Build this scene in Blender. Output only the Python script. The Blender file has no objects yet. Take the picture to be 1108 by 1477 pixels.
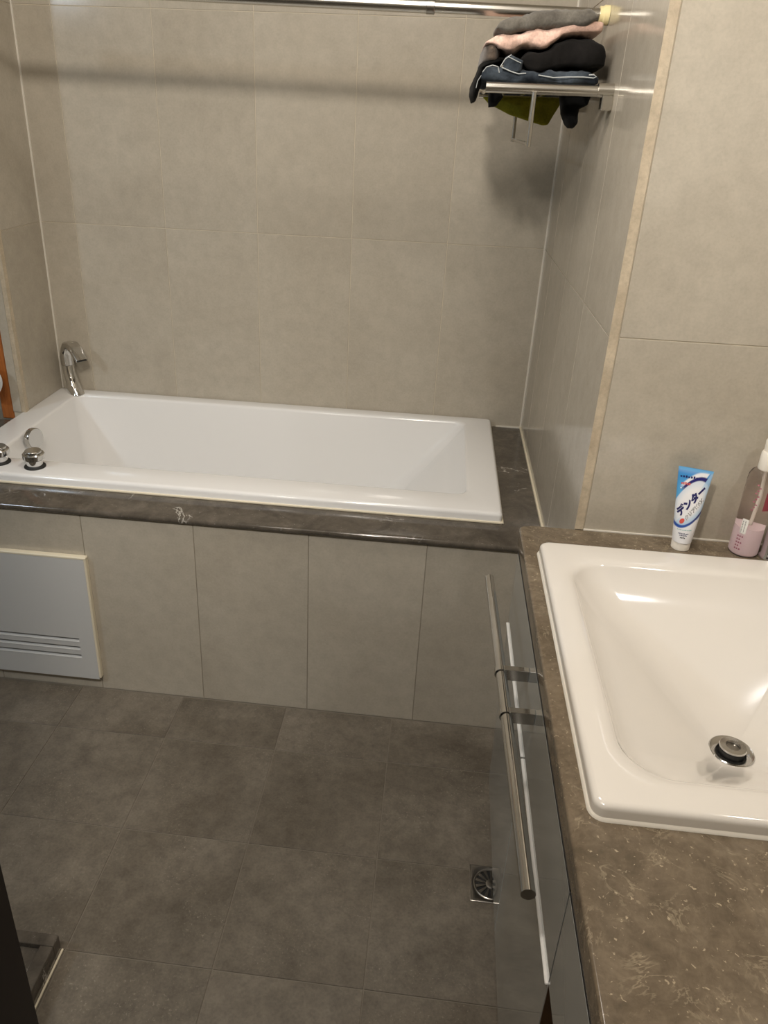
import bpy, bmesh, math, random
from mathutils import Vector, Matrix, noise

random.seed(7)
SC = bpy.context.scene
COL = SC.collection
PI = math.pi

# ------------------------------------------------------------------ camera
R = [[0.99355977, 0.10667774, 0.03819493],      # right
     [0.08082344, -0.4309782, -0.89873542],     # down
     [-0.07941388, 0.8960344, -0.43682466]]     # forward
CAM = Vector((-0.31378, -2.50863, 1.51708))
cd = bpy.data.cameras.new('camera')
cam = bpy.data.objects.new('camera', cd)
COL.objects.link(cam)
m = Matrix(((R[0][0], -R[1][0], -R[2][0], CAM.x),
            (R[0][1], -R[1][1], -R[2][1], CAM.y),
            (R[0][2], -R[1][2], -R[2][2], CAM.z),
            (0, 0, 0, 1)))
cam.matrix_world = m
cd.sensor_fit = 'AUTO'
cd.sensor_width = 36.0
cd.lens = 1111.70 / 1477 * 36.0
cd.shift_x = (554 - 520.957) / 1477
cd.shift_y = (711.628 - 738.5) / 1477
cd.clip_start = 0.02
SC.camera = cam

# ------------------------------------------------------------------ world, lights, exposure
w = bpy.data.worlds.new('world'); SC.world = w
w.use_nodes = True
w.node_tree.nodes['Background'].inputs[0].default_value = (0.8, 0.75, 0.7, 1)
w.node_tree.nodes['Background'].inputs[1].default_value = 0.03
SC.view_settings.view_transform = 'Standard'
SC.view_settings.look = 'None'
SC.view_settings.exposure = 0.0
SC.view_settings.gamma = 1.0
SC.view_settings.use_curve_mapping = False


def area(name, loc, target, size, energy, color, shape='DISK', size_y=None):
    l = bpy.data.lights.new(name, 'AREA')
    l.shape = shape; l.size = size
    if size_y: l.size_y = size_y
    l.energy = energy; l.color = color
    o = bpy.data.objects.new(name, l); COL.objects.link(o)
    o.location = loc
    d = Vector(target) - Vector(loc)
    o.rotation_euler = d.to_track_quat('-Z', 'Y').to_euler()
    return o


# ceiling downlight over the room, cool light of the dressing area on the left, warm mirror lamp over the basin
area('ceiling_lamp', (-0.58, -2.38, 2.30), (-0.90, 0.0, 0.75), 0.15, 18, (1.0, 0.92, 0.82))
area('ceiling_lamp', (-1.05, -2.38, 2.30), (-0.20, 0.0, 0.75), 0.17, 8, (1.0, 0.93, 0.84))  # added unseen source, evens out brightness between the walls
area('ceiling_panel_lamp', (-0.45, -1.20, 2.40), (-0.45, -1.15, 0.0), 0.30, 8.5, (1.0, 0.92, 0.83))
area('dressing_area_lamp', (-2.56, -2.4, 2.19), (-1.2, -1.0, 0.0), 0.20, 12, (0.74, 0.87, 1.0))
area('mirror_lamp', (0.50, -1.75, 1.86), (-0.6, -0.9, 1.0), 0.06, 2.2, (0.97, 0.96, 0.95))


# ------------------------------------------------------------------ materials
def nd(nt, t, **kw):
    n = nt.nodes.new(t)
    for k, v in kw.items():
        if isinstance(v, (int, float, str, bool)) and hasattr(n, k): setattr(n, k, v)
    return n


def srgb(r, g, b):
    f = lambda c: ((c / 255) / 12.92 if c / 255 <= 0.04045 else ((c / 255 + 0.055) / 1.055) ** 2.4)
    return (f(r), f(g), f(b), 1)


def base_mat(name, col, rough=0.5, metal=0.0, spec=0.5, coat=0.0):
    mt = bpy.data.materials.new(name); mt.use_nodes = True
    b = mt.node_tree.nodes['Principled BSDF']
    b.inputs['Base Color'].default_value = col
    b.inputs['Roughness'].default_value = rough
    b.inputs['Metallic'].default_value = metal
    b.inputs['Specular IOR Level'].default_value = spec
    b.inputs['Coat Weight'].default_value = coat
    b.inputs['Coat Roughness'].default_value = 0.05
    return mt


def noise_node(nt, scale, detail=6, rough=0.55, dist=0.0, vec=None):
    n = nt.nodes.new('ShaderNodeTexNoise')
    n.inputs['Scale'].default_value = scale
    n.inputs['Detail'].default_value = detail
    n.inputs['Roughness'].default_value = rough
    n.inputs['Distortion'].default_value = dist
    if vec is not None: nt.links.new(vec, n.inputs['Vector'])
    return n


def ramp(nt, fac, stops):
    r = nt.nodes.new('ShaderNodeValToRGB')
    el = r.color_ramp.elements
    while len(el) < len(stops): el.new(0.5)
    for e, (p, c) in zip(el, stops):
        e.position = p; e.color = c
    nt.links.new(fac, r.inputs[0])
    return r


def mix(nt, fac, a, b, blend='MIX'):
    n = nt.nodes.new('ShaderNodeMix'); n.data_type = 'RGBA'; n.blend_type = blend
    for sock, v in ((n.inputs[0], fac), (n.inputs[6], a), (n.inputs[7], b)):
        if hasattr(v, 'links'): nt.links.new(v, sock)
        else: sock.default_value = v
    return n.outputs[2]


def stone_tile(name, c_dark, c_light, rough, spec, speck=None, var=0.07, big=2.2, bump=0.04, coat=0.0, grain=0.75):
    """Cement-look porcelain: cloudy mottling, fine grain, a slight shift per tile."""
    mt = base_mat(name, c_light, rough, 0, spec, coat)
    nt = mt.node_tree; b = nt.nodes['Principled BSDF']
    geo = nt.nodes.new('ShaderNodeNewGeometry')
    oi = nt.nodes.new('ShaderNodeObjectInfo')
    off = nt.nodes.new('ShaderNodeVectorMath'); off.operation = 'MULTIPLY_ADD'
    nt.links.new(oi.outputs['Random'], off.inputs[0])
    off.inputs[1].default_value = (9, 7, 5)
    nt.links.new(geo.outputs['Position'], off.inputs[2])
    v = off.outputs[0]
    n1 = noise_node(nt, big, 8, 0.62, 0.3, v)
    r1 = ramp(nt, n1.outputs[0], [(0.30, c_dark), (0.70, c_light)])
    n2 = noise_node(nt, 26, 8, 0.7, 0.0, v)
    r2 = ramp(nt, n2.outputs[0], [(0.32, (0.74, 0.74, 0.74, 1)), (0.62, (1.06, 1.06, 1.06, 1))])
    c = mix(nt, grain, r1.outputs[0], r2.outputs[0], 'MULTIPLY')
    n3 = noise_node(nt, 180, 3, 0.6, 0.0, v)
    r3 = ramp(nt, n3.outputs[0], [(0.30, (0.80, 0.80, 0.80, 1)), (0.60, (1.03, 1.03, 1.03, 1))])
    c = mix(nt, grain * 0.8, c, r3.outputs[0], 'MULTIPLY')
    if speck:
        n4 = noise_node(nt, 190, 3, 0.6, 0.0, v)
        r4 = ramp(nt, n4.outputs[0], [(0.60, (0, 0, 0, 1)), (0.72, (1, 1, 1, 1))])
        n5 = noise_node(nt, 7, 3, 0.5, 0.0, v)
        r5 = ramp(nt, n5.outputs[0], [(0.45, (0, 0, 0, 1)), (0.6, (0.6, 0.6, 0.6, 1))])
        f = nt.nodes.new('ShaderNodeMath'); f.operation = 'MULTIPLY'
        nt.links.new(r4.outputs[0], f.inputs[0]); nt.links.new(r5.outputs[0], f.inputs[1])
        c = mix(nt, f.outputs[0], c, speck)
    hv = nt.nodes.new('ShaderNodeMapRange')
    nt.links.new(oi.outputs['Random'], hv.inputs[0])
    hv.inputs[3].default_value = 1 - var; hv.inputs[4].default_value = 1 + var
    g = nt.nodes.new('ShaderNodeVectorMath'); g.operation = 'SCALE'
    nt.links.new(c, g.inputs[0]); nt.links.new(hv.outputs[0], g.inputs['Scale'])
    nt.links.new(g.outputs[0], b.inputs['Base Color'])
    bp = nt.nodes.new('ShaderNodeBump'); bp.inputs['Strength'].default_value = bump
    bp.inputs['Distance'].default_value = 0.002
    nt.links.new(n2.outputs[0], bp.inputs['Height']); nt.links.new(bp.outputs[0], b.inputs['Normal'])
    return mt


def marble(name, c0, c1, c2, vein, rough, vs=5.0, vein_amt=0.8, fleck=0.5, mask=0.50, wide=0.012, fth=0.68, grain=0.8):
    mt = base_mat(name, c1, rough, 0, 0.5)
    nt = mt.node_tree; b = nt.nodes['Principled BSDF']
    geo = nt.nodes.new('ShaderNodeNewGeometry'); v = geo.outputs['Position']
    n1 = noise_node(nt, 9, 9, 0.65, 1.2, v)
    r1 = ramp(nt, n1.outputs[0], [(0.30, c0), (0.52, c1), (0.74, c2)])
    n2 = noise_node(nt, 60, 6, 0.7, 0.4, v)
    r2 = ramp(nt, n2.outputs[0], [(0.3, (0.72, 0.72, 0.72, 1)), (0.65, (1.1, 1.1, 1.1, 1))])
    c = mix(nt, grain, r1.outputs[0], r2.outputs[0], 'MULTIPLY')
    # veins: thin level sets of a distorted noise, broken up by a mask
    n3 = noise_node(nt, vs, 5, 0.6, 1.6, v)
    d = nt.nodes.new('ShaderNodeMath'); d.operation = 'SUBTRACT'; d.inputs[1].default_value = 0.5
    nt.links.new(n3.outputs[0], d.inputs[0])
    a = nt.nodes.new('ShaderNodeMath'); a.operation = 'ABSOLUTE'; nt.links.new(d.outputs[0], a.inputs[0])
    r3 = ramp(nt, a.outputs[0], [(0.0, (1, 1, 1, 1)), (wide, (0, 0, 0, 1))])
    n4 = noise_node(nt, vs * 1.7, 3, 0.5, 0.0, v)
    r4 = ramp(nt, n4.outputs[0], [(mask, (0, 0, 0, 1)), (0.64, (vein_amt,) * 3 + (1,))])
    f = nt.nodes.new('ShaderNodeMath'); f.operation = 'MULTIPLY'
    nt.links.new(r3.outputs[0], f.inputs[0]); nt.links.new(r4.outputs[0], f.inputs[1])
    c = mix(nt, f.outputs[0], c, vein)
    n5 = noise_node(nt, 185, 2, 0.5, 0.6, v)
    r5 = ramp(nt, n5.outputs[0], [(fth, (0, 0, 0, 1)), (fth + 0.07, (fleck,) * 3 + (1,))])
    c = mix(nt, r5.outputs[0], c, vein)
    nt.links.new(c, b.inputs['Base Color'])
    return mt


def fabric(name, col, col2=None, scale=220, rough=0.95, bump=0.4, sheen=0.2):
    mt = base_mat(name, col, rough, 0, 0.15)
    nt = mt.node_tree; b = nt.nodes['Principled BSDF']
    tc = nt.nodes.new('ShaderNodeTexCoord'); v = tc.outputs['Object']
    n = noise_node(nt, scale, 4, 0.6, 0, v)
    n2 = noise_node(nt, 18, 4, 0.6, 0, v)
    c2 = col2 or tuple(x * 0.7 for x in col[:3]) + (1,)
    r = ramp(nt, n2.outputs[0], [(0.35, c2), (0.65, col)])
    r2 = ramp(nt, n.outputs[0], [(0.3, (0.75, 0.75, 0.75, 1)), (0.65, (1.1, 1.1, 1.1, 1))])
    nt.links.new(mix(nt, 0.8, r.outputs[0], r2.outputs[0], 'MULTIPLY'), b.inputs['Base Color'])
    b.inputs['Sheen Weight'].default_value = sheen
    bp = nt.nodes.new('ShaderNodeBump'); bp.inputs['Strength'].default_value = bump
    bp.inputs['Distance'].default_value = 0.002
    nt.links.new(n.outputs[0], bp.inputs['Height']); nt.links.new(bp.outputs[0], b.inputs['Normal'])
    return mt


def wood(name, c0, c1, rough=0.35):
    mt = base_mat(name, c0, rough)
    nt = mt.node_tree; b = nt.nodes['Principled BSDF']
    tc = nt.nodes.new('ShaderNodeTexCoord')
    mp = nt.nodes.new('ShaderNodeMapping'); mp.inputs['Scale'].default_value = (30, 30, 2)
    nt.links.new(tc.outputs['Object'], mp.inputs[0])
    n = noise_node(nt, 3, 6, 0.6, 1.0, mp.outputs[0])
    r = ramp(nt, n.outputs[0], [(0.3, c0), (0.7, c1)])
    nt.links.new(r.outputs[0], b.inputs['Base Color'])
    return mt


def brushed(name, col, rough=0.28):
    mt = base_mat(name, col, rough, 1.0)
    nt = mt.node_tree; b = nt.nodes['Principled BSDF']
    tc = nt.nodes.new('ShaderNodeTexCoord')
    n = noise_node(nt, 400, 2, 0.5, 0, tc.outputs['Object'])
    mr = nt.nodes.new('ShaderNodeMapRange'); nt.links.new(n.outputs[0], mr.inputs[0])
    mr.inputs[3].default_value = rough - 0.06; mr.inputs[4].default_value = rough + 0.08
    nt.links.new(mr.outputs[0], b.inputs['Roughness'])
    return mt


M = {}
M['wall_tile'] = stone_tile('wall_tile', srgb(178, 169, 153), srgb(190, 182, 167), 0.13, 0.32, None, 0.025, grain=0.35, bump=0.012)
M['wall_grout'] = base_mat('wall_grout', srgb(205, 195, 175), 0.8)
M['floor_tile'] = stone_tile('floor_tile', srgb(92, 84, 73), srgb(122, 114, 102), 0.42, 0.3, srgb(150, 142, 128), 0.04, 4.5, 0.10, 0.0, 1.0)
M['floor_grout'] = base_mat('floor_grout', srgb(120, 112, 100), 0.85)
M['apron_grout'] = base_mat('apron_grout', srgb(150, 142, 128), 0.85)
M['deck_marble'] = marble('deck_marble', srgb(70, 64, 57), srgb(92, 85, 76), srgb(112, 104, 94), srgb(215, 210, 200), 0.10, 4.0, 0.7, 0.2, 0.57)
M['counter_marble'] = marble('counter_marble', srgb(92, 81, 66), srgb(114, 101, 84), srgb(132, 119, 101), srgb(196, 180, 152), 0.16, 15, 0.30, 0.6, 0.46, 0.024, 0.668, 1.0)
M['trim_stone'] = stone_tile('trim_stone', srgb(186, 170, 146), srgb(208, 194, 170), 0.4, 0.3, None, 0.02, 14)
M['caulk'] = base_mat('caulk', srgb(226, 216, 192), 0.55)
M['caulk_white'] = base_mat('caulk_white', srgb(222, 216, 204), 0.5)
M['ceramic'] = base_mat('ceramic', srgb(226, 221, 213), 0.10, 0, 0.5, 0.4)
M['acrylic'] = base_mat('acrylic', srgb(238, 237, 235), 0.14, 0, 0.5, 0.2)
M['chrome'] = base_mat('chrome', (0.80, 0.80, 0.80, 1), 0.05, 1.0)
M['chrome_soft'] = base_mat('chrome_soft', (0.62, 0.61, 0.59, 1), 0.14, 1.0)
M['steel'] = base_mat('steel', (0.62, 0.60, 0.55, 1), 0.24, 1.0)
M['dark_steel'] = base_mat('dark_steel', (0.36, 0.34, 0.31, 1), 0.3, 1.0)
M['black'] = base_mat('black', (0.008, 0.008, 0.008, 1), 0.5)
M['rubber'] = base_mat('rubber', (0.015, 0.015, 0.014, 1), 0.6)
M['lacquer'] = base_mat('lacquer', srgb(158, 160, 156), 0.07, 0, 0.8, 0.6)
M['carcass'] = base_mat('carcass', srgb(70, 66, 60), 0.5)
M['wood_dark'] = wood('wood_dark', srgb(60, 42, 24), srgb(80, 57, 34))
M['wood_orange'] = wood('wood_orange', srgb(150, 86, 40), srgb(190, 116, 60))
M['door_dark'] = base_mat('door_dark', (0.010, 0.005, 0.004, 1), 0.5)
M['panel_grey'] = base_mat('panel_grey', srgb(196, 196, 194), 0.35)
M['ceiling'] = base_mat('ceiling', srgb(225, 220, 210), 0.8)
M['paint'] = base_mat('paint', srgb(178, 168, 150), 0.7)
M['cloth_grey'] = fabric('cloth_grey', srgb(112, 108, 100), srgb(88, 84, 78))
M['cloth_pink'] = fabric('cloth_pink', srgb(230, 196, 180), srgb(214, 178, 162))
M['cloth_black'] = fabric('cloth_black', srgb(27, 25, 24), srgb(17, 16, 15), bump=0.2, sheen=0.03)
M['cloth_ink'] = fabric('cloth_ink', srgb(12, 12, 12), srgb(7, 7, 7), bump=0.2, sheen=0.02)
M['cloth_brown'] = fabric('cloth_brown', srgb(98, 86, 76), srgb(70, 62, 56))
M['cloth_yellow'] = fabric('cloth_yellow', srgb(150, 146, 40), srgb(122, 118, 30))
M['denim'] = fabric('denim', srgb(70, 78, 86), srgb(22, 27, 35), 160, sheen=0.05)
M['thread'] = base_mat('thread', srgb(178, 182, 182), 0.9)
M['plastic_white'] = base_mat('plastic_white', srgb(236, 230, 218), 0.3)
M['liquid_pink'] = base_mat('liquid_pink', srgb(246, 226, 230), 0.25)
M['cream'] = base_mat('cream', srgb(236, 222, 170), 0.35)
M['alu'] = base_mat('alu', (0.86, 0.85, 0.82, 1), 0.35, 0.25)
M['label_red'] = base_mat('label_red', srgb(140, 52, 66), 0.4)
M['label_white'] = base_mat('label_white', srgb(235, 232, 226), 0.5)
M['ink'] = base_mat('ink', srgb(40, 36, 40), 0.5)
M['ink_red'] = base_mat('ink_red', srgb(176, 104, 122), 0.5)
M['navy'] = base_mat('navy', srgb(32, 34, 96), 0.35)
M['print_red'] = base_mat('print_red', srgb(222, 92, 78), 0.35)
M['print_teal'] = base_mat('print_teal', srgb(150, 190, 190), 0.4)
M['print_white'] = base_mat('print_white', srgb(244, 244, 246), 0.35)

mt = base_mat('clear_plastic', (0.97, 0.91, 0.90, 1), 0.06)
mt.node_tree.nodes['Principled BSDF'].inputs['Transmission Weight'].default_value = 1.0
mt.node_tree.nodes['Principled BSDF'].inputs['IOR'].default_value = 1.15
M['clear_plastic'] = mt

mt = base_mat('tube_print', (1, 1, 1, 1), 0.3)
at = mt.node_tree.nodes.new('ShaderNodeVertexColor'); at.layer_name = 'print'
mt.node_tree.links.new(at.outputs[0], mt.node_tree.nodes['Principled BSDF'].inputs['Base Color'])
M['tube_print'] = mt


# ------------------------------------------------------------------ mesh helpers
def finish(name, bm, mat, parent=None, smooth=True, angle=35, loc=None):
    bmesh.ops.recalc_face_normals(bm, faces=bm.faces[:])
    me = bpy.data.meshes.new(name); bm.to_mesh(me); bm.free()
    me.materials.append(M[mat])
    if smooth:
        for p in me.polygons: p.use_smooth = True
        me.set_sharp_from_angle(angle=math.radians(angle))
    o = bpy.data.objects.new(name, me); COL.objects.link(o)
    if parent is not None: o.parent = parent
    if loc is not None: o.location = loc
    return o


def thing(name, label, cat, loc=(0, 0, 0), group=None):
    o = bpy.data.objects.new(name, None); COL.objects.link(o)
    o.empty_display_size = 0.05
    o.location = loc
    tag(o, label, cat, group)
    return o


def tag(o, label=None, cat=None, group=None, kind=None):
    if label: o['label'] = label
    if cat: o['category'] = cat
    if group: o['group'] = group
    if kind: o['kind'] = kind
    return o


def box(bm, a, b, bev=0.0, seg=1):
    x0, y0, z0 = [min(p, q) for p, q in zip(a, b)]
    x1, y1, z1 = [max(p, q) for p, q in zip(a, b)]
    vs = [bm.verts.new(p) for p in ((x0, y0, z0), (x1, y0, z0), (x1, y1, z0), (x0, y1, z0),
                                    (x0, y0, z1), (x1, y0, z1), (x1, y1, z1), (x0, y1, z1))]
    fs = [bm.faces.new([vs[i] for i in f]) for f in ((0, 3, 2, 1), (4, 5, 6, 7), (0, 1, 5, 4), (1, 2, 6, 5), (2, 3, 7, 6), (3, 0, 4, 7))]
    if bev:
        es = list({e for f in fs for e in f.edges})
        bmesh.ops.bevel(bm, geom=es, offset=bev, segments=seg, profile=0.5, affect='EDGES')
    return bm


def boxo(name, a, b, mat, parent=None, bev=0.0, seg=1):
    return finish(name, box(bmesh.new(), a, b, bev, seg), mat, parent)


def lathe(bm, prof, origin=(0, 0, 0), axis=(0, 0, 1), n=32, caps=True):
    """prof: (radius, height) pairs along axis."""
    q = Vector((0, 0, 1)).rotation_difference(Vector(axis).normalized())
    o = Vector(origin); rings = []
    for r, h in prof:
        if r <= 1e-6:
            rings.append([bm.verts.new(o + q @ Vector((0, 0, h)))])
        else:
            rings.append([bm.verts.new(o + q @ Vector((r * math.cos(2 * PI * i / n), r * math.sin(2 * PI * i / n), h))) for i in range(n)])
    bridge(bm, rings)
    if caps:
        for rg in (rings[0], rings[-1]):
            if len(rg) > 1: bm.faces.new(rg)
    return bm


def bridge(bm, rings, closed=True):
    for a, b in zip(rings, rings[1:]):
        n = max(len(a), len(b))
        for i in range(n if closed else n - 1):
            j = (i + 1) % n
            if len(a) == 1 and len(b) == 1: continue
            if len(a) == 1: bm.faces.new((a[0], b[i], b[j]))
            elif len(b) == 1: bm.faces.new((a[i], a[j], b[0]))
            else: bm.faces.new((a[i], a[j], b[j], b[i]))


def tube(bm, pts, r, n=10, rad=None):
    pts = [Vector(p) for p in pts]; rings = []
    up = None
    for i, p in enumerate(pts):
        t = (pts[min(i + 1, len(pts) - 1)] - pts[max(i - 1, 0)]).normalized()
        if up is None:
            up = Vector((0, 0, 1)) if abs(t.z) < 0.9 else Vector((1, 0, 0))
        u = t.cross(up).normalized(); v = u.cross(t).normalized(); up = v
        rr = rad[i] if rad else r
        rings.append([bm.verts.new(p + rr * (math.cos(2 * PI * k / n) * u + math.sin(2 * PI * k / n) * v)) for k in range(n)])
    bridge(bm, rings)
    bm.faces.new(rings[0]); bm.faces.new(rings[-1])
    return bm


def rrect(x0, x1, y0, y1, r, z, n=8):
    """Rounded rectangle, counter-clockwise, 4*(n+1) points."""
    out = []
    for cx, cy, a0 in ((x1 - r, y1 - r, 0), (x0 + r, y1 - r, PI / 2), (x0 + r, y0 + r, PI), (x1 - r, y0 + r, 1.5 * PI)):
        for k in range(n + 1):
            a = a0 + PI / 2 * k / n
            out.append(Vector((cx + r * math.cos(a), cy + r * math.sin(a), z)))
    return out


def add_rings(bm, rings, cap_last=True, cap_first=False):
    vr = [[bm.verts.new(p) for p in rg] for rg in rings]
    bridge(bm, vr)
    if cap_last: bm.faces.new(vr[-1])
    if cap_first: bm.faces.new(vr[0])
    return vr


# ------------------------------------------------------------------ tiles
TILE_CACHE = {}


def tile_mesh(du, dv, th, axis, sign, mat):
    key = (round(du, 4), round(dv, 4), th, axis, sign, mat)
    if key in TILE_CACHE: return TILE_CACHE[key]
    c = 0.0006
    bm = bmesh.new()
    rings = []
    for ins, h in ((0, -th), (0, -c), (c, 0)):
        pts = [(-du / 2 + ins, -dv / 2 + ins), (du / 2 - ins, -dv / 2 + ins), (du / 2 - ins, dv / 2 - ins), (-du / 2 + ins, dv / 2 - ins)]
        ring = []
        for u, v in pts:
            if axis == 'y': p = (u, h * sign, v)
            elif axis == 'x': p = (h * sign, u, v)
            else: p = (u, v, h * sign)
            ring.append(bm.verts.new(p))
        rings.append(ring)
    bridge(bm, rings); bm.faces.new(rings[-1]); bm.faces.new(rings[0])
    bmesh.ops.recalc_face_normals(bm, faces=bm.faces[:])
    me = bpy.data.meshes.new('tile'); bm.to_mesh(me); bm.free()
    me.materials.append(M[mat])
    TILE_CACHE[key] = me
    return me


def tiles(parent, axis, plane, sign, us, vs, mat, gap=0.002, th=0.008, skip=None):
    """A tile object in every cell between consecutive us and vs; the face lies in `plane`."""
    for u0, u1 in zip(us, us[1:]):
        for v0, v1 in zip(vs, vs[1:]):
            if skip and skip(u0, u1, v0, v1): continue
            me = tile_mesh(u1 - u0 - gap, v1 - v0 - gap, th, axis, sign, mat)
            o = bpy.data.objects.new('tile', me); COL.objects.link(o); o.parent = parent
            cu, cv = (u0 + u1) / 2, (v0 + v1) / 2
            d = random.uniform(-0.0002, 0.0002)
            if axis == 'y': o.location = (cu, plane + d, cv)
            elif axis == 'x': o.location = (plane + d, cu, cv)
            else: o.location = (cu, cv, plane + d)


def struct(name, a, b, mat):
    o = boxo(name, a, b, mat)
    return tag(o, kind='structure')


XL, ZJ = -1.617, 1.178
YF = -1.085            # wall behind the basin counter
YA = -0.8236           # tiled front of the tub surround
XR, ZC = 0.60, 2.42    # right wall, ceiling

g = 0.0016             # grout lies this far behind the tile faces
floor = struct('floor', (-2.95, -3.4, -0.10), (XR + 0.1, 0.1, -g), 'floor_grout')
xa = -0.350
fx = [xa - 0.3 * k for k in range(8, 0, -1)] + [xa, xa + 0.3, xa + 0.6, XR]
fx = [-2.9] + [x for x in fx if x > -2.88]
fy = [YA - 0.002, -0.9906, -1.2873, -1.584, -1.8807, -2.1774, -2.4741, -2.7708, -3.0675, -3.36]
tiles(floor, 'z', 0.0, 1, sorted(fx), sorted(fy), 'floor_tile', 0.0022,
      skip=lambda u0, u1, v0, v1: u0 >= 0.2 and v1 > -1.0)

wb = struct('wall_back', (-2.95, g, -0.05), (XR + 0.1, 0.12, ZC + 0.05), 'wall_grout')
bx = [XL] + [-1.5, -1.2, -0.9, -0.6, -0.3, 0.0]
tiles(wb, 'y', 0.0, -1, bx, [0.588, ZJ, ZJ + 0.6, ZC], 'wall_tile')
tiles(wb, 'y', 0.0, -1, [-2.6, -2.3, -2.0, -1.7], [0.0, 0.578, ZJ, ZJ + 0.6, ZC], 'wall_tile')

wr = struct('wall_right', (g, YF + 0.0096, -0.05), (XR + 0.1, g, ZC + 0.05), 'wall_grout')
ry = [YF + 0.0012, -0.785, -0.485, -0.185, -0.003]
tiles(wr, 'x', 0.0, -1, ry, [0.588, ZJ, ZJ + 0.6, ZC], 'wall_tile')
tiles(wr, 'x', 0.0, -1, [YF + 0.0012, YA - 0.002], [0.0, 0.588], 'wall_tile')
wv = struct('wall_vanity', (0.0012, YF + g, -0.05), (XR + 0.1, YF + 0.0095, ZC + 0.05), 'wall_grout')
tiles(wv, 'y', YF, -1, [0.0172, 0.46, XR], [0.0, 0.578, ZJ, ZJ + 0.6, ZC], 'wall_tile', th=0.006)

wl = struct('wall_left', (XL - 0.042, -0.262, -0.05), (XL - g, g, ZC + 0.05), 'wall_grout')
tiles(wl, 'x', XL, 1, [-0.246, -0.003], [0.618, ZJ, ZJ + 0.6, ZC], 'wall_tile')
M['end_face'] = base_mat('end_face', srgb(150, 150, 150), 0.5)
struct('trim_1', (XL - 0.0415, -0.2665, 0.618), (XL - 0.014, -0.2622, ZC), 'wall_tile')
# stone corner beads
t2 = struct('trim_2', (-0.0005, YF - 0.0012, 0.783), (0.0160, YF + 0.0005, ZC), 'trim_stone')
t3 = struct('trim_3', (XL - 0.013, -0.2672, 0.618), (XL + 0.0012, -0.2475, ZC), 'trim_stone')
# pale sealant lines in the corners
struct('trim_4', (-0.0045, -0.0045, 0.589), (0.0, 0.0, ZC), 'caulk_white')
struct('trim_5', (XL, -0.0045, 0.617), (XL + 0.0045, 0.0, ZC), 'caulk_white')
struct('trim_6', (-0.0050, YF + 0.003, 0.5895), (0.0, -0.005, 0.5955), 'caulk')
struct('trim_7', (0.017, YF - 0.003, 0.7818), (XR, YF, 0.7846), 'caulk_white')
struct('trim_8', (-0.085, -0.0045, 0.5895), (-0.005, 0.0, 0.5945), 'caulk_white')

# the rest of the room, behind and beside the camera
struct('ceiling', (-2.95, -3.4, ZC), (XR + 0.1, 0.1, ZC + 0.1), 'ceiling')
struct('wall_mirror', (XR, -3.4, -0.05), (XR + 0.1, YF, ZC + 0.05), 'paint')
struct('wall_rear', (-2.95, -3.5, -0.05), (XR + 0.1, -3.4, ZC + 0.05), 'paint')
struct('wall_dressing', (-3.05, -3.4, -0.05), (-2.95, 0.1, ZC + 0.05), 'paint')

# ------------------------------------------------------------------ tub surround
wa = struct('wall_apron', (-2.30, YA + g, -0.02), (-0.0005, YA + 0.05, 0.5705), 'apron_grout')
ax = [-2.0916 - 0.2, -1.7916, -1.4916, -1.1916, -0.8916, -0.5916, -0.2916, -0.001]
tiles(wa, 'y', YA, -1, ax, [0.001, 0.570], 'wall_tile', 0.0018)

ZD = 0.589
deck = bmesh.new()
# slab with a cut-out for the tub, a rounded nose along the front
prof = [(-0.700, ZD), (-0.824, ZD), (-0.8300, ZD - 0.0015), (-0.8335, ZD - 0.005), (-0.8345, ZD - 0.0095), (-0.8335, ZD - 0.014), (-0.8300, ZD - 0.0175), (-0.824, ZD - 0.019), (-0.700, ZD - 0.019)]
ra = [deck.verts.new((-2.30, y, z)) for y, z in prof]
rb = [deck.verts.new((-0.001, y, z)) for y, z in prof]
bridge(deck, [ra, rb]); deck.faces.new(ra); deck.faces.new(rb)
box(deck, (-0.125, -0.700, ZD - 0.019), (-0.001, -0.001, ZD))
box(deck, (-2.30, -0.700, ZD - 0.019), (-1.640, -0.270, ZD))
deck = finish('tub_deck', deck, 'deck_marble')
tag(deck, 'dark brown marble ledge with pale veins running around the white bathtub', 'ledge')

ZR = 0.618
tub = bmesh.new()
ox0, ox1, oy0, oy1 = -1.634, -0.104, -0.717, -0.003
ix0, ix1, iy0, iy1 = -1.536, -0.198, -0.612, -0.060
rings = [rrect(ox0, ox1, oy0, oy1, 0.012, ZD + 0.0005),
         rrect(ox0, ox1, oy0, oy1, 0.012, ZR - 0.010)]
for k in range(1, 5):
    a = PI / 2 * k / 4; i = 0.010 * (1 - math.cos(a))
    rings.append(rrect(ox0 + i, ox1 - i, oy0 + i, oy1 - i, 0.012, ZR - 0.010 + 0.010 * math.sin(a)))
for k in range(0, 5):
    a = PI / 2 * k / 4; i = 0.010 * math.sin(a) - 0.010
    rings.append(rrect(ix0 + i, ix1 - i, iy0 + i, iy1 - i, 0.035, ZR - 0.010 * (1 - math.cos(a))))
def tubsec(t):     # t 0 at the lip, 1 at the floor: upright left end, sloped back rest on the right
    return (ix0 + 0.055 * t, ix1 - 0.330 * t, iy0 + 0.05 * t, iy1 - 0.045 * t)
for t in (0.15, 0.4, 0.7, 0.88):
    x0, x1, y0, y1 = tubsec(t); rings.append(rrect(x0, x1, y0, y1, 0.035 + 0.03 * t, ZR - 0.010 - 0.41 * t))
x0, x1, y0, y1 = tubsec(1)
for i, dz in ((0.008, -0.385), (0.025, -0.405), (0.055, -0.415), (0.12, -0.418)):
    rings.append(rrect(x0 + i, x1 - i, y0 + i, y1 - i, 0.07, ZR - dz * -1 - 0.010))
add_rings(tub, rings)
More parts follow.
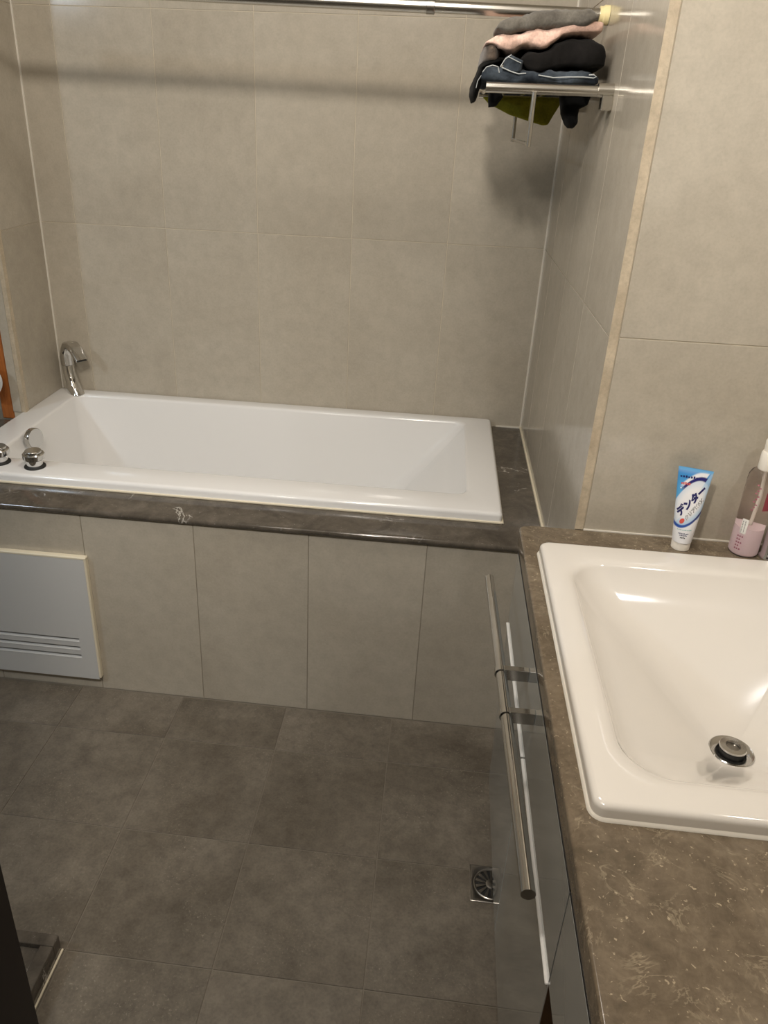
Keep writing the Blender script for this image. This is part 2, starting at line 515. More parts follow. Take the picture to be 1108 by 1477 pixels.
tub = finish('bathtub', tub, 'acrylic', angle=60)
tag(tub, 'white rectangular built-in bathtub with a flat rim and sloping right end', 'bathtub')
se = bmesh.new()
for a, b in (((-1.66, -0.7215, ZD), (-0.100, -0.715, ZD + 0.0055)), ((-0.106, -0.7215, ZD), (-0.0995, -0.003, ZD + 0.004))):
    box(se, a, b, 0.0012)
tag(finish('sealant', se, 'caulk', tub), 'yellowed sealant bead')
ov = bmesh.new()
lathe(ov, [(0.013, -0.03), (0.013, 0.002), (0.030, 0.002), (0.0325, 0.005), (0.0325, 0.017), (0.030, 0.021), (0.0, 0.0215)], (-1.522, -0.425, 0.598), (1, -0.28, 0.10), 36)
tag(finish('overflow_cover', ov, 'chrome_soft', tub), 'round chrome overflow cover')

def tap_knob(x, y, label):
    t = thing('tap_knob', label, 'tap', (x, y, ZR), 'chrome knobs on the front rim of the bathtub')
    b = bmesh.new(); lathe(b, [(0.0, 0), (0.0285, 0.0), (0.0285, 0.003), (0.026, 0.0055), (0.0, 0.0055)], n=36); finish('base_ring', b, 'rubber', t)
    b = bmesh.new(); lathe(b, [(0.0, 0.0055), (0.0215, 0.0055), (0.0215, 0.026), (0.0, 0.026)], n=36); finish('stem', b, 'chrome', t)
    b = bmesh.new(); lathe(b, [(0.0, 0.024), (0.0275, 0.024), (0.0292, 0.026), (0.0292, 0.039), (0.027, 0.0415), (0.0225, 0.0415), (0.0225, 0.047), (0.021, 0.049), (0.0, 0.049)], n=36)
    finish('cap', b, 'chrome_soft', t)
    return t
tap_knob(-1.385, -0.662, 'chrome tap knob on the bathtub rim, right one in full view below the overflow cover')
tap_knob(-1.492, -0.652, 'chrome tap knob on the bathtub rim, left one cut by the edge of the picture')

# faucet in the far left corner
fa = thing('bath_faucet', 'chrome curved-spout faucet in the far left corner of the bathtub rim', 'faucet', (-1.556, -0.042, ZR))
D = Vector((0.80, -0.60, 0)); W = Vector((0.60, 0.80, 0))
def sweep(name, secs, mat):
    """secs: (s, z, tangent angle, half width, half thickness)"""
    b = bmesh.new(); rings = []
    for s, z, a, hw, ht in secs:
        nrm = D * -math.sin(a) + Vector((0, 0, 1)) * math.cos(a)
        if True:
            ring = []
            for k in range(20):
                p = 2 * PI * k / 20
                ca, sa = math.cos(p), math.sin(p)
                ex = lambda c: math.copysign(abs(c) ** 0.7, c)
                ring.append(b.verts.new(D * s + Vector((0, 0, z)) + W * hw * ex(ca) + nrm * ht * ex(sa)))
            rings.append(ring)
    bridge(b, rings); b.faces.new(rings[0]); b.faces.new(rings[-1])
    return finish(name, b, mat, fa, angle=50)
r90 = PI / 2
sweep('pedestal', [(0.012, 0.0, r90, 0.024, 0.032), (0.009, 0.008, r90, 0.023, 0.029), (-0.004, 0.035, r90 + 0.25, 0.020, 0.020), (-0.014, 0.066, r90 + 0.2, 0.020, 0.0175), (-0.019, 0.094, r90 + 0.05, 0.0205, 0.0175)], 'chrome')
sweep('spout', [(-0.019, 0.095, r90 + 0.05, 0.0215, 0.0190), (-0.020, 0.125, r90 - 0.1, 0.0215, 0.0185), (-0.013, 0.150, r90 - 0.55, 0.021, 0.0150), (0.002, 0.168, 0.62, 0.0225, 0.0135), (0.025, 0.172, 0.0, 0.0235, 0.0115), (0.050, 0.160, -0.55, 0.0235, 0.0095), (0.070, 0.143, -0.75, 0.0225, 0.0078), (0.082, 0.131, -0.80, 0.0215, 0.0066)], 'chrome_soft')
b = bmesh.new(); c = D * 0.0826 + Vector((0, 0, 0.1304)); tn = D * math.cos(-0.8) + Vector((0, 0, 1)) * math.sin(-0.8); nn = D * math.sin(0.8) + Vector((0, 0, 1)) * math.cos(0.8)
vs = []
for off in (0.0, 0.0008):
    vs.append([b.verts.new(c + tn * off + W * u * 0.017 + nn * v * 0.0035) for u, v in ((-1, -1), (1, -1), (1, 1), (-1, 1))])
bridge(b, vs); b.faces.new(vs[0]); b.faces.new(vs[1])
tag(finish('outlet', b, 'black', fa, False), 'dark slot-shaped outlet')
b = bmesh.new(); lathe(b, [(0, 0), (0.0035, 0), (0.0035, 0.0012), (0, 0.0012)], tuple(D * -0.002 + W * -0.0205 + Vector((0, 0, 0.142))), tuple(-W), 14)
finish('screw_cap', b, 'black', fa)

# access hatch in the tub front
hz0, hz1, hx0, hx1 = 0.045, 0.441, -1.62, -1.1905
ht = thing('access_hatch', 'white access hatch with three louvre slots low in the tub front', 'hatch', (-1.40, YA, hz0))
L0 = Vector((-1.40, YA, hz0))
def rel(o): 
    o.matrix_parent_inverse = Matrix.Translation(-o.parent.location); return o
def plate_with_slots():
    b = bmesh.new(); y0, y1 = YA - 0.001, YA - 0.016
    slots = [(0.1130, 0.1270), (0.1410, 0.1550), (0.1690, 0.1830)]
    xe = -1.2345
    z = hz0
    for s0, s1 in slots:
        box(b, (hx0, y0, z), (hx1, y1, s0)); box(b, (xe, y0, s0), (hx1, y1, s1)); z = s1
    box(b, (hx0, y0, z), (hx1, y1, hz1))
    bmesh.ops.remove_doubles(b, verts=b.verts[:], dist=1e-5)
    return b, slots, xe
b, slots, xe = plate_with_slots()
rel(finish('panel', b, 'panel_grey', ht, False))
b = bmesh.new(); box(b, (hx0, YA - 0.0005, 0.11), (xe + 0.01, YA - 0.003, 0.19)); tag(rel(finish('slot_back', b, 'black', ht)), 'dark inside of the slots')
for s0, s1 in slots:
    b = bmesh.new()
    pr_ = [(YA - 0.0158, s0 + 0.0002), (YA - 0.0168, s0 + 0.0022), (YA - 0.0045, s0 + 0.0070), (YA - 0.0040, s0 + 0.0050)]
    r0 = [b.verts.new((hx0, y, z)) for y, z in pr_]; r1 = [b.verts.new((xe, y, z)) for y, z in pr_]
    bridge(b, [r0, r1]); b.faces.new(r0); b.faces.new(r1)
    rel(finish('slat', b, 'panel_grey', ht, False))
b = bmesh.new()
box(b, (hx0, YA, hz1 - 0.001), (hx1 + 0.006, YA - 0.0165, hz1 + 0.007), 0.002); box(b, (hx1 - 0.001, YA, hz0 + 0.004), (hx1 + 0.006, YA - 0.0165, hz1 + 0.004), 0.002)
tag(rel(finish('edge_sealant', b, 'caulk', ht)), 'cream sealant along the hatch edges')

# ------------------------------------------------------------------ floor drain
fd = thing('floor_drain', 'square steel floor drain with a round slotted grate at the cabinet foot', 'drain', (-0.094, -1.320, 0.0))
b = bmesh.new()
sq = [(0.046 * math.cos(a) / max(abs(math.cos(a)), abs(math.sin(a))), 0.046 * math.sin(a) / max(abs(math.cos(a)), abs(math.sin(a)))) for a in [2 * PI * k / 48 for k in range(48)]]
rings = [[Vector((x * k1, y * k1, z)) for x, y in sq] for k1, z in ((1.0, 0.0003), (1.0, 0.0022), (0.965, 0.0028), (0.94, 0.0016))]
rings += [[Vector((r * math.cos(2 * PI * k / 48), r * math.sin(2 * PI * k / 48), z)) for k in range(48)] for r, z in ((0.040, 0.0016), (0.0385, 0.0008), (0.037, 0.0006))]
add_rings(b, rings, False)
finish('plate', b, 'dark_steel', fd)
b = bmesh.new(); lathe(b, [(0, 0.00035), (0.0395, 0.00035), (0.0395, 0.0007), (0, 0.0007)], n=40); finish('sump', b, 'black', fd)
b = bmesh.new()
lathe(b, [(0.0335, 0.0008), (0.0335, 0.0032), (0.0365, 0.0036), (0.038, 0.0026), (0.038, 0.0008), (0.0335, 0.0008)], n=48, caps=False)
lathe(b, [(0.0, 0.0008), (0.011, 0.0008), (0.011, 0.0032), (0.0095, 0.0036), (0.0, 0.0036)], n=24)
for k in range(13):
    a = 2 * PI * k / 13; ca, sa = math.cos(a), math.sin(a)
    P = lambda r, t: (r * ca - t * sa, r * sa + t * ca)
    lo = [b.verts.new((*P(r, t), 0.0009)) for r, t in ((0.009, -0.0017), (0.035, -0.0042), (0.035, 0.0042), (0.009, 0.0017))]
    hi = [b.verts.new((*P(r, t), 0.0031)) for r, t in ((0.009, -0.0014), (0.035, -0.0037), (0.035, 0.0037), (0.009, 0.0014))]
    bridge(b, [lo, hi]); b.faces.new(lo); b.faces.new(hi)
finish('grate', b, 'dark_steel', fd)

# ------------------------------------------------------------------ vanity
CX0, CY0, CY1, CZ = -0.112, -1.0865, -2.75, 0.7816
XW = XR - 0.002
ct = bmesh.new()
hx0_, hx1_, hy0_, hy1_ = -0.060, 0.490, -1.805, -1.212
zb = CZ - 0.036
xs = [CX0, hx0_, hx1_, XW]; ys = [CY1, hy0_, hy1_, CY0]
grid = {}
for i, x in enumerate(xs):
    for j, y in enumerate(ys):
        for k, z in enumerate((zb, CZ)): grid[i, j, k] = ct.verts.new((x, y, z))
for i in range(3):
    for j in range(3):
        if (i, j) == (1, 1): continue
        for k in (0, 1): ct.faces.new([grid[i, j, k], grid[i + 1, j, k], grid[i + 1, j + 1, k], grid[i, j + 1, k]])
def wallq(a, b_): ct.faces.new([grid[a[0], a[1], 0], grid[b_[0], b_[1], 0], grid[b_[0], b_[1], 1], grid[a[0], a[1], 1]])
for k in range(3):
    wallq((k, 0), (k + 1, 0)); wallq((k, 3), (k + 1, 3)); wallq((0, k), (0, k + 1)); wallq((3, k), (3, k + 1))
for a, b_ in (((1, 1), (2, 1)), ((1, 2), (2, 2)), ((1, 1), (1, 2)), ((2, 1), (2, 2))): wallq(a, b_)
ct.edges.ensure_lookup_table()
corner = [e for e in ct.edges if all(abs(v.co.x - CX0) < 1e-6 and abs(v.co.y - CY0) < 1e-6 for v in e.verts)]
bmesh.ops.bevel(ct, geom=corner, offset=0.016, segments=5, profile=0.5, affect='EDGES')
ed = [e for e in ct.edges if all(v.co.z > CZ - 1e-5 for v in e.verts) and len(e.link_faces) == 2 and any(abs(f.normal.z) < 0.5 for f in e.link_faces) and all((v.co.x < CX0 + 0.017) for v in e.verts)]
bmesh.ops.recalc_face_normals(ct, faces=ct.faces[:])
ed = [e for e in ct.edges if all(v.co.z > CZ - 1e-5 for v in e.verts) and any(abs(f.normal.z) < 0.5 for f in e.link_faces) and all(v.co.x < CX0 + 0.017 for v in e.verts)]
bmesh.ops.bevel(ct, geom=ed, offset=0.0035, segments=3, profile=0.5, affect='EDGES')
ct = finish('countertop', ct, 'counter_marble')
tag(ct, 'speckled brown marble countertop around the white basin', 'countertop')

# basin
ZS = 0.805
sk = bmesh.new()
sx0, sx1, sy0, sy1 = -0.084, 0.520, -1.827, -1.188
jx0, jx1, jy0, jy1 = -0.034, 0.470, -1.768, -1.256
rings = [rrect(sx0, sx1, sy0, sy1, 0.016, CZ + 0.0005), rrect(sx0, sx1, sy0, sy1, 0.016, ZS - 0.008)]
for k in range(1, 5):
    a = PI / 2 * k / 4; i = 0.008 * (1 - math.cos(a))
    rings.append(rrect(sx0 + i, sx1 - i, sy0 + i, sy1 - i, 0.016, ZS - 0.008 + 0.008 * math.sin(a)))
for k in range(0, 5):
    a = PI / 2 * k / 4; i = 0.022 * math.sin(a) - 0.022
    rings.append(rrect(jx0 + i, jx1 - i, jy0 + i, jy1 - i, 0.065, ZS - 0.009 * (1 - math.cos(a))))
dc = Vector((0.2145, -1.511, 0.6225)); NB = 26
base = rrect(jx0, jx1, jy0, jy1, 0.065, 0)
for k in range(1, NB + 1):
    t = k / NB
    ring = []
    for p in base:
        v = Vector((p.x - dc.x, p.y - dc.y, 0))
        dirn = v.normalized()
        # outline blends from the rectangle to a circle while it shrinks to the drain
        bl = 1 - (1 - t) ** 1.7
        q = v.lerp(dirn * 0.25, bl) * (1 - t) + dirn * 0.0335 * t
        prof_ = (1 - t) ** 1.35
        edge = min(1.0, t / 0.16)
        z = dc.z + (ZS - 0.009 - dc.z) * (0.90 * prof_ + 0.10 * (1 - edge) ** 2 * 1.0) if t < 1 else dc.z
        ring.append(Vector((dc.x + q.x, dc.y + q.y, z)))
    rings.append(ring)
add_rings(sk, rings, False)
sk = finish('wash_basin', sk, 'ceramic', angle=70)
tag(sk, 'white rectangular ceramic basin set into the brown counter', 'sink')
b = bmesh.new()
add_rings(b, [rrect(sx0 - i, sx1 + i, sy0 - i, sy1 + i, 0.016 + i, CZ + h) for i, h in ((0.0035, 0.0002), (0.0025, 0.0026), (0.0, 0.0042))], False)
finish('sealant', b, 'caulk_white', sk)
b = bmesh.new(); lathe(b, [(0.0225, -0.012), (0.0225, 0.0), (0.027, 0.0025), (0.0335, 0.0035), (0.0350, 0.0020), (0.0345, -0.002)], tuple(dc), n=40, caps=False); finish('drain_flange', b, 'chrome_soft', sk)
b = bmesh.new(); lathe(b, [(0, -0.010), (0.0235, -0.010), (0.0235, -0.006), (0, -0.006)], tuple(dc), n=30); tag(finish('drain_well', b, 'black', sk), 'dark drain opening')
b = bmesh.new(); lathe(b, [(0.0, -0.006), (0.0195, -0.006), (0.0195, 0.008), (0.0, 0.008)], tuple(dc), n=36); tag(finish('plug_gasket', b, 'rubber', sk), 'black rubber plug body')
b = bmesh.new(); lathe(b, [(0.0, 0.008), (0.020, 0.008), (0.0212, 0.0105), (0.020, 0.013), (0.0115, 0.0135), (0.0105, 0.0085), (0.0, 0.0082)], tuple(dc), n=36); finish('plug_cap', b, 'chrome_soft', sk)
b = bmesh.new(); lathe(b, [(0.0, 0.0084), (0.0098, 0.0086), (0.0098, 0.0092), (0.0035, 0.0100), (0.0, 0.0100)], tuple(dc), n=20); tag(finish('plug_recess', b, 'dark_steel', sk), 'dark recess in the plug')

# chrome basin faucet, its base just inside the frame
bf = thing('basin_faucet', 'chrome faucet at the right picture edge behind the basin', 'faucet', (0.368, -1.136, CZ))
b = bmesh.new(); lathe(b, [(0.0, 0), (0.0225, 0.0), (0.0235, 0.002), (0.0225, 0.006), (0.0205, 0.009), (0.0200, 0.075), (0.017, 0.083), (0.0, 0.085)], n=36); finish('body', b, 'chrome', bf)
b = bmesh.new(); tube(b, [(0.0, 0, 0.062), (0.02, -0.05, 0.075), (0.03, -0.10, 0.078), (0.033, -0.125, 0.064)], 0.010, 14); finish('spout', b, 'chrome', bf)
b = bmesh.new(); tube(b, [(0, 0, 0.084), (0.01, 0.0, 0.094), (0.045, 0.005, 0.104)], 0.006, 12); finish('lever', b, 'chrome', bf)

# cabinet under the counter
ZS0, ZS1, ZDB = 0.5680, 0.5715, 0.125      # top strip of the doors, lower edge of the upper fascia, lower door edge
YV0, YVm, YV1 = -1.130, -1.519, -1.897
XF = -0.1125
vc = thing('vanity_cabinet', 'glossy grey cabinet below the basin with one long chrome bar handle', 'cabinet', (0.1, -1.51, 0.0))
def vbox(name, a, b_, mat, par=vc, bev=0.0):
    o = boxo(name, a, b_, mat, par, bev); return rel(o)
bm = bmesh.new()
for a, c_ in (((XF + 0.0195, YV0 - 0.0005, 0.10), (0.585, YV0 - 0.018, 0.742)), ((XF + 0.0195, YV1 + 0.018, 0.10), (0.585, YV1 + 0.0005, 0.742)), ((XF + 0.0195, YV0 - 0.018, 0.10), (0.585, YV1 + 0.018, 0.118)), ((XF + 0.0195, YV0 - 0.018, 0.554), (XF + 0.0375, YV1 + 0.018, 0.590))):
    box(bm, a, c_)
rel(finish('carcass', bm, 'carcass', vc))
vbox('plinth', (0.02, YV0 - 0.01, 0.0005), (0.06, YV1 + 0.01, 0.0995), 'black')
dr = vbox('drawer_front', (XF, YV0, 0.5755), (XF + 0.019, YV1 + 0.0008, 0.7392), 'lacquer', vc)
vbox('gap_shade', (XF + 0.0002, YV0, 0.7394), (XF + 0.03, YV1 + 0.0008, 0.7452), 'black', vc)  # black strip standing in for the shade between drawer front and countertop
# the two doors hang slightly out of true at the bottom edge
def door(y0, y1, xb0, xb1):
    b = bmesh.new()
    f = [(XF, y0, ZS0), (XF, y1, ZS0), (xb1, y1, ZDB), (xb0, y0, ZDB)]
    vf = [b.verts.new(p) for p in f]; vb = [b.verts.new((p[0] + 0.018, p[1], p[2])) for p in f]
    bridge(b, [vf, vb]); b.faces.new(vf); b.faces.new(vb)
    bmesh.ops.bevel(b, geom=b.edges[:], offset=0.0008, segments=1, affect='EDGES')
    o = rel(finish('door', b, 'lacquer', vc))
    s = boxo('edge_strip', (XF - 0.0035, y0 - 0.001, ZS0 + 0.0002), (XF + 0.014, y1 + 0.001, ZS0 + 0.0033), 'alu', o, 0.0010)
    tag(s, 'thin chrome strip along the top door edge')
    return o
door(YV0, YVm + 0.001, -0.1035, -0.1090)
door(YVm - 0.001, YV1, -0.1090, -0.1135)
# bar handle: two ends, two square brackets near the middle
hA, hB = Vector((-0.165, -1.150, 0.687)), Vector((-0.150, -1.870, 0.693))
b = bmesh.new(); tube(b, [hA, hA.lerp(hB, 0.5), hB], 0.0092, 20)
def sub(o): return o      # the drawer front already sits in world coordinates
hd = sub(finish('handle_bar', b, 'chrome_soft', dr))
dn = (hB - hA).normalized()
for yb in (-1.452, -1.556):
    pc = hA.lerp(hB, (yb - hA.y) / (hB.y - hA.y))
    b = bmesh.new(); box(b, (pc.x + 0.004, yb - 0.006, pc.z - 0.011), (XF - 0.0002, yb + 0.006, pc.z + 0.011), 0.0006)
    lathe(b, [(0.0098, -0.0055), (0.0112, -0.0055), (0.0112, 0.0055), (0.0098, 0.0055)], tuple(pc), tuple(dn), 22, False)
    sub(finish('handle_bracket', b, 'chrome_soft', dr))

v2 = thing('vanity_cabinet', 'grey fascia and open dark wood recess at the near end under the counter', 'cabinet', (0.1, -2.3, 0.0))
vbox('fascia', (XF, YV1 - 0.0032, 0.5755), (XF + 0.019, -2.74, 0.7392), 'lacquer', v2)
vbox('gap_shade', (XF + 0.0002, YV1 - 0.0032, 0.7394), (XF + 0.03, -2.74, 0.7452), 'black', v2)  # same painted gap shade continued above the fascia
vbox('seam_shade', (XF + 0.0008, YV1 + 0.0006, 0.5755), (XF + 0.018, YV1 - 0.0030, 0.7392), 'black', v2)  # black fill added as the shade in the seam between drawer and fascia
bm = bmesh.new()
for a, c_ in (((XF + 0.0004, YV1 - 0.0010, 0.12), (0.585, YV1 - 0.0030, 0.5745)), ((XF + 0.020, YV1 - 0.0031, 0.0005), (0.585, YV1 - 0.016, 0.742)), ((0.30, YV1 - 0.016, 0.0005), (0.315, -2.72, 0.742)), ((XF + 0.02, -2.72, 0.0005), (0.585, -2.735, 0.742)), ((XF + 0.02, YV1 - 0.016, 0.555), (0.30, -2.72, 0.5715))):
    box(bm, a, c_)
tag(rel(finish('wood_recess', bm, 'wood_dark', v2)), 'dark brown wooden inside')

# ------------------------------------------------------------------ toothpaste tube
tp = thing('toothpaste_tube', 'blue and white toothpaste tube standing on its cap behind the basin', 'toothpaste', (0.1985, -1.1255, CZ))
b = bmesh.new(); lathe(b, [(0.0, 0.0002), (0.0165, 0.0002), (0.0172, 0.001), (0.0178, 0.0165), (0.0172, 0.0175), (0.0, 0.0175)], n=40); finish('cap', b, 'plastic_white', tp)
YAW = math.radians(-15.5)
TW = Vector((math.cos(YAW), math.sin(YAW), 0)); TN = Vector((math.sin(YAW), -math.cos(YAW), 0))
HT0, HT1 = 0.0180, 0.1675
def tsurf(s, v, off=0.0, side=1):
    """s 0..1 across the face, v 0..1 from the cap to the crimped end."""
    k = 2 * s - 1
    A = 0.0182 + (0.0312 - 0.0182) * v
    B = 0.0182 * (1 - v) ** 0.8 + 0.0011
    e = max(0.0, 1 - abs(k) ** 2.2) ** 0.5
    ctr = Vector((-0.004 * v, 0.004 * v, HT0 + (HT1 - HT0) * v))
    return ctr + TW * (A * k) + TN * side * (B * e + off)
# design in the units of the label drawing
BL, BR, TL, TR = Vector((75, 1150)), Vector((350, 1180)), Vector((185, 170)), Vector((655, 250))
def lab(s, v): return BL.lerp(BR, s).lerp(TL.lerp(TR, s), v)
def unlab(p):
    s, v = 0.5, 0.5
    for _ in range(8):
        q = lab(s, v); h = 1e-3
        ds = (lab(s + h, v) - q) / h; dv = (lab(s, v + h) - q) / h
        e = Vector(p) - q; det = ds.x * dv.y - ds.y * dv.x
        s += (e.x * dv.y - e.y * dv.x) / det; v += (ds.x * e.y - ds.y * e.x) / det
    return s, v
def sm(a, b_, x):
    t = max(0, min(1, (x - a) / (b_ - a))); return t * t * (3 - 2 * t)
def lerpc(a, b_, t): return tuple(p + (q - p) * t for p, q in zip(a, b_))
WHT, SKY, MID, PALE, NVY, RBL = srgb(240, 240, 242), srgb(88, 168, 222), srgb(60, 142, 212), srgb(176, 206, 232), srgb(36, 36, 110), srgb(40, 82, 170)
def label_col(s, v):
    p = lab(s, v); x, y = p.x - 335, p.y - 640
    d_ = 0.62 * x - 0.785 * y; n_ = 0.785 * x + 0.62 * y
    e = math.sqrt((d_ / 330) ** 2 + (n_ / 182) ** 2)
    c = lerpc(MID, SKY, sm(180, 520, p.y))
    c = lerpc(c, WHT, 0.5 * sm(60, 0, abs(p.y - 205 - 0.17 * (p.x - 190))) * 0.3)
    c = lerpc(c, WHT, sm(900, 930, p.y + (p.x - 110) * -0.0) if e > 1 and n_ < 20 else 0)
    if n_ > 0: c = lerpc(c, PALE, 0.7)
    if d_ > 60 and n_ < -20: c = lerpc(c, WHT, sm(1.42, 1.30, e) * sm(60, 170, d_))
    # lower right outside the oval is white below the ring
    if p.y > 640 and n_ > -60: c = lerpc(c, WHT, sm(1.16, 1.22, e))
    if p.y > 860: c = lerpc(c, WHT, sm(1.10, 1.16, e))
    ring = sm(1.17, 1.10, e)
    if p.y > 560: 
        rc = lerpc(RBL, NVY, sm(250, 440, p.x)); c = lerpc(c, rc, ring * sm(560, 700, p.y))
    if n_ < 0 and d_ > 40:
        c = lerpc(c, NVY, sm(1.20, 1.14, e) * sm(40, 130, d_))
    ins = sm(1.03, 0.97, e)
    ic = lerpc(WHT, PALE, sm(0.55, 1.0, e) * (0.9 if n_ > 0 else 0.35))
    c = lerpc(c, ic, ins)
    if p.y < 205 + 0.17 * (p.x - 190): c = lerpc(c, srgb(110, 184, 230), 0.6)
    return c
b = bmesh.new(); cl = b.loops.layers.float_color.new('print')
NS, NV = 84, 150
gr = [[b.verts.new(tsurf(i / NS, j / NV)) for i in range(NS + 1)] for j in range(NV + 1)]
cc = [[label_col(i / NS, j / NV) for i in range(NS + 1)] for j in range(NV + 1)]
for j in range(NV):
    for i in range(NS):
        f = b.faces.new((gr[j][i], gr[j][i + 1], gr[j + 1][i + 1], gr[j + 1][i]))
        for l, (jj, ii) in zip(f.loops, ((j, i), (j, i + 1), (j + 1, i + 1), (j + 1, i))): l[cl] = cc[jj][ii]
NB2 = 20
gk = [[(gr[j * 15][NS if i == 0 else 0] if i in (0, NB2) else b.verts.new(tsurf(1 - i / NB2, j / 10, 0, -1))) for i in range(NB2 + 1)] for j in range(11)]
for j in range(10):
    for i in range(NB2):
        f = b.faces.new((gk[j][i], gk[j][i + 1], gk[j + 1][i + 1], gk[j + 1][i]))
        for l in f.loops: l[cl] = WHT if j < 3 else SKY
tb = finish('tube_body', b, 'tube_print', tp, angle=60)


def text_mesh(body, size, shear=0.0, bold=0.0, spacing=1.0):
    cu = bpy.data.curves.new('lettering', 'FONT'); cu.body = body; cu.size = size; cu.shear = shear; cu.offset = bold; cu.space_character = spacing
    cu.resolution_u = 3
    o = bpy.data.objects.new('lettering', cu); COL.objects.link(o)
    me = bpy.data.meshes.new_from_object(o.evaluated_get(bpy.context.evaluated_depsgraph_get()))
    bpy.data.objects.remove(o); bpy.data.curves.remove(cu)
    bm_ = bmesh.new(); bm_.from_mesh(me); bpy.data.meshes.remove(me)
    bmesh.ops.triangulate(bm_, faces=bm_.faces[:])
    return bm_
def print_on_tube(body, org, end, up, mat, shear=0.0, bold=0.0, off=0.0004, name='lettering'):
    bm_ = text_mesh(body, 1.0, shear, bold)
    for _ in range(2):
        lng = [e for e in bm_.edges if e.calc_length() > 0.16]
        if lng: bmesh.ops.subdivide_edges(bm_, edges=lng, cuts=1); bmesh.ops.triangulate(bm_, faces=bm_.faces[:])
    x0 = min(v.co.x for v in bm_.verts); x1 = max(v.co.x for v in bm_.verts)
    y0 = min(v.co.y for v in bm_.verts); y1 = max(v.co.y for v in bm_.verts)
    org, end, up = Vector(org), Vector(end), Vector(up)
    for v in bm_.verts:
        p = org + (end - org) * ((v.co.x - x0) / (x1 - x0)) + up * ((v.co.y - y0) / (y1 - y0))
        s, t = unlab(p); v.co = tsurf(s, t, off)
    o = finish(name, bm_, mat, tb, False); return o
print_on_tube('デンター', (190, 822), (565, 498), (-62, -104), 'navy', 0.0, 0.062, 0.0005)
print_on_tube('クリアMAX', (280, 868), (532, 610), (-38, -46), 'ink', 0.0, 0.06, 0.0004)
print_on_tube('クリアMAX', (281, 865), (531, 610), (-36, -43), 'print_white', 0.0, 0.004, 0.0008)
def blob_on_tube(c, rx, ry, mat, off=0.0004, ang=0.0, name='print_mark'):
    b = bmesh.new(); vs = []
    for k in range(24):
        a = 2 * PI * k / 24; x, y = rx * math.cos(a), ry * math.sin(a)
        s, t = unlab((c[0] + x * math.cos(ang) - y * math.sin(ang), c[1] + x * math.sin(ang) + y * math.cos(ang)))
        vs.append(b.verts.new(tsurf(s, t, off)))
    s, t = unlab(c); ce = b.verts.new(tsurf(s, t, off))
    for i in range(24): b.faces.new((vs[i], vs[(i + 1) % 24], ce))
    return finish(name, b, mat, tb, False)
blob_on_tube((220, 868), 42, 27, 'print_red', 0.0006, -0.75)
blob_on_tube((212, 445), 10, 10, 'print_white'); blob_on_tube((512, 300), 9, 9, 'print_white')
# rows of print too small to read in the photograph: plain dashes
def dash_row(c0, c1, n, h, mat, name='print_line'):
    b = bmesh.new(); c0, c1 = Vector(c0), Vector(c1); d = (c1 - c0) / n; up = Vector((-d.y, d.x)).normalized() * h
    for k in range(n):
        q = c0 + d * k
        hh = 0.7 + 0.3 * ((k * 7) % 3) / 2
        pts = [q, q + d * 0.68, q + d * 0.68 + up * -hh, q + up * -hh]
        b.faces.new([b.verts.new(tsurf(*unlab(p), 0.0004)) for p in pts])
    return finish(name, b, mat, tb, False)
dash_row((205, 305), (450, 338), 7, 30, 'navy')
dash_row((215, 395), (345, 412), 5, 34, 'print_red')
dash_row((150, 985), (355, 1000), 9, 14, 'print_teal')
dash_row((165, 1035), (310, 1048), 9, 16, 'navy'); dash_row((180, 1060), (290, 1070), 7, 16, 'navy'); dash_row((190, 1092), (265, 1100), 4, 20, 'ink')

# ------------------------------------------------------------------ pump bottle
pb = thing('pump_bottle', 'clear pump bottle with pink lotion and white pump head beside the toothpaste', 'bottle', (0.319, -1.1215, CZ))
pb.scale = (1, 1, 1.03)
b = bmesh.new()
prof_ = [(0.0, 0.0003), (0.0245, 0.0003), (0.0268, 0.003), (0.0272, 0.010), (0.0270, 0.150), (0.0262, 0.160), (0.0225, 0.168), (0.0150, 0.173), (0.0130, 0.175), (0.0, 0.175)]
lathe(b, prof_, n=48)
finish('bottle_body', b, 'clear_plastic', pb)
b = bmesh.new(); lathe(b, [(0.0, 0.0020), (0.0235, 0.0020), (0.0255, 0.0045), (0.0258, 0.010), (0.0258, 0.058), (0.0, 0.058)], n=48); tag(finish('lotion', b, 'liquid_pink', pb), 'pink lotion filling the lower third')
b = bmesh.new(); tube(b, [(0, 0, 0.06), (0.004, 0.002, 0.12), (0.0, 0, 0.172)], 0.0028, 10); finish('dip_tube', b, 'plastic_white', pb)
b = bmesh.new(); lathe(b, [(0.0, 0.172), (0.0148, 0.172), (0.0155, 0.174), (0.0155, 0.203), (0.0135, 0.207), (0.0, 0.207)], n=40); finish('collar', b, 'plastic_white', pb)
b = bmesh.new(); lathe(b, [(0.0, 0.206), (0.0125, 0.206), (0.0130, 0.220), (0.0135, 0.2255), (0.0120, 0.229), (0.0, 0.2305)], n=36)
tube(b, [(0.0, 0, 0.223), (0.025, -0.004, 0.222), (0.040, -0.006, 0.218)], 0.0055, 12)
finish('pump_head', b, 'plastic_white', pb)
def wrap(name, a0, a1, z0, z1, mat, r=0.0274, n=14, par=pb, th=0.0003):
    b = bmesh.new(); rings = []
    for k in range(n + 1):
        a = a0 + (a1 - a0) * k / n
        rings.append([b.verts.new((rr * math.cos(a), rr * math.sin(a), z)) for rr, z in ((r, z0), (r + th, z0), (r + th, z1), (r, z1))])
    bridge(b, rings); b.faces.new(rings[0]); b.faces.new(rings[-1])
    return finish(name, b, mat, par)
dg = math.radians
wrap('front_label', dg(-86), dg(-30), 0.100, 0.136, 'label_red')
sti = wrap('barcode_sticker', dg(-145), dg(-121), 0.048, 0.078, 'label_white')
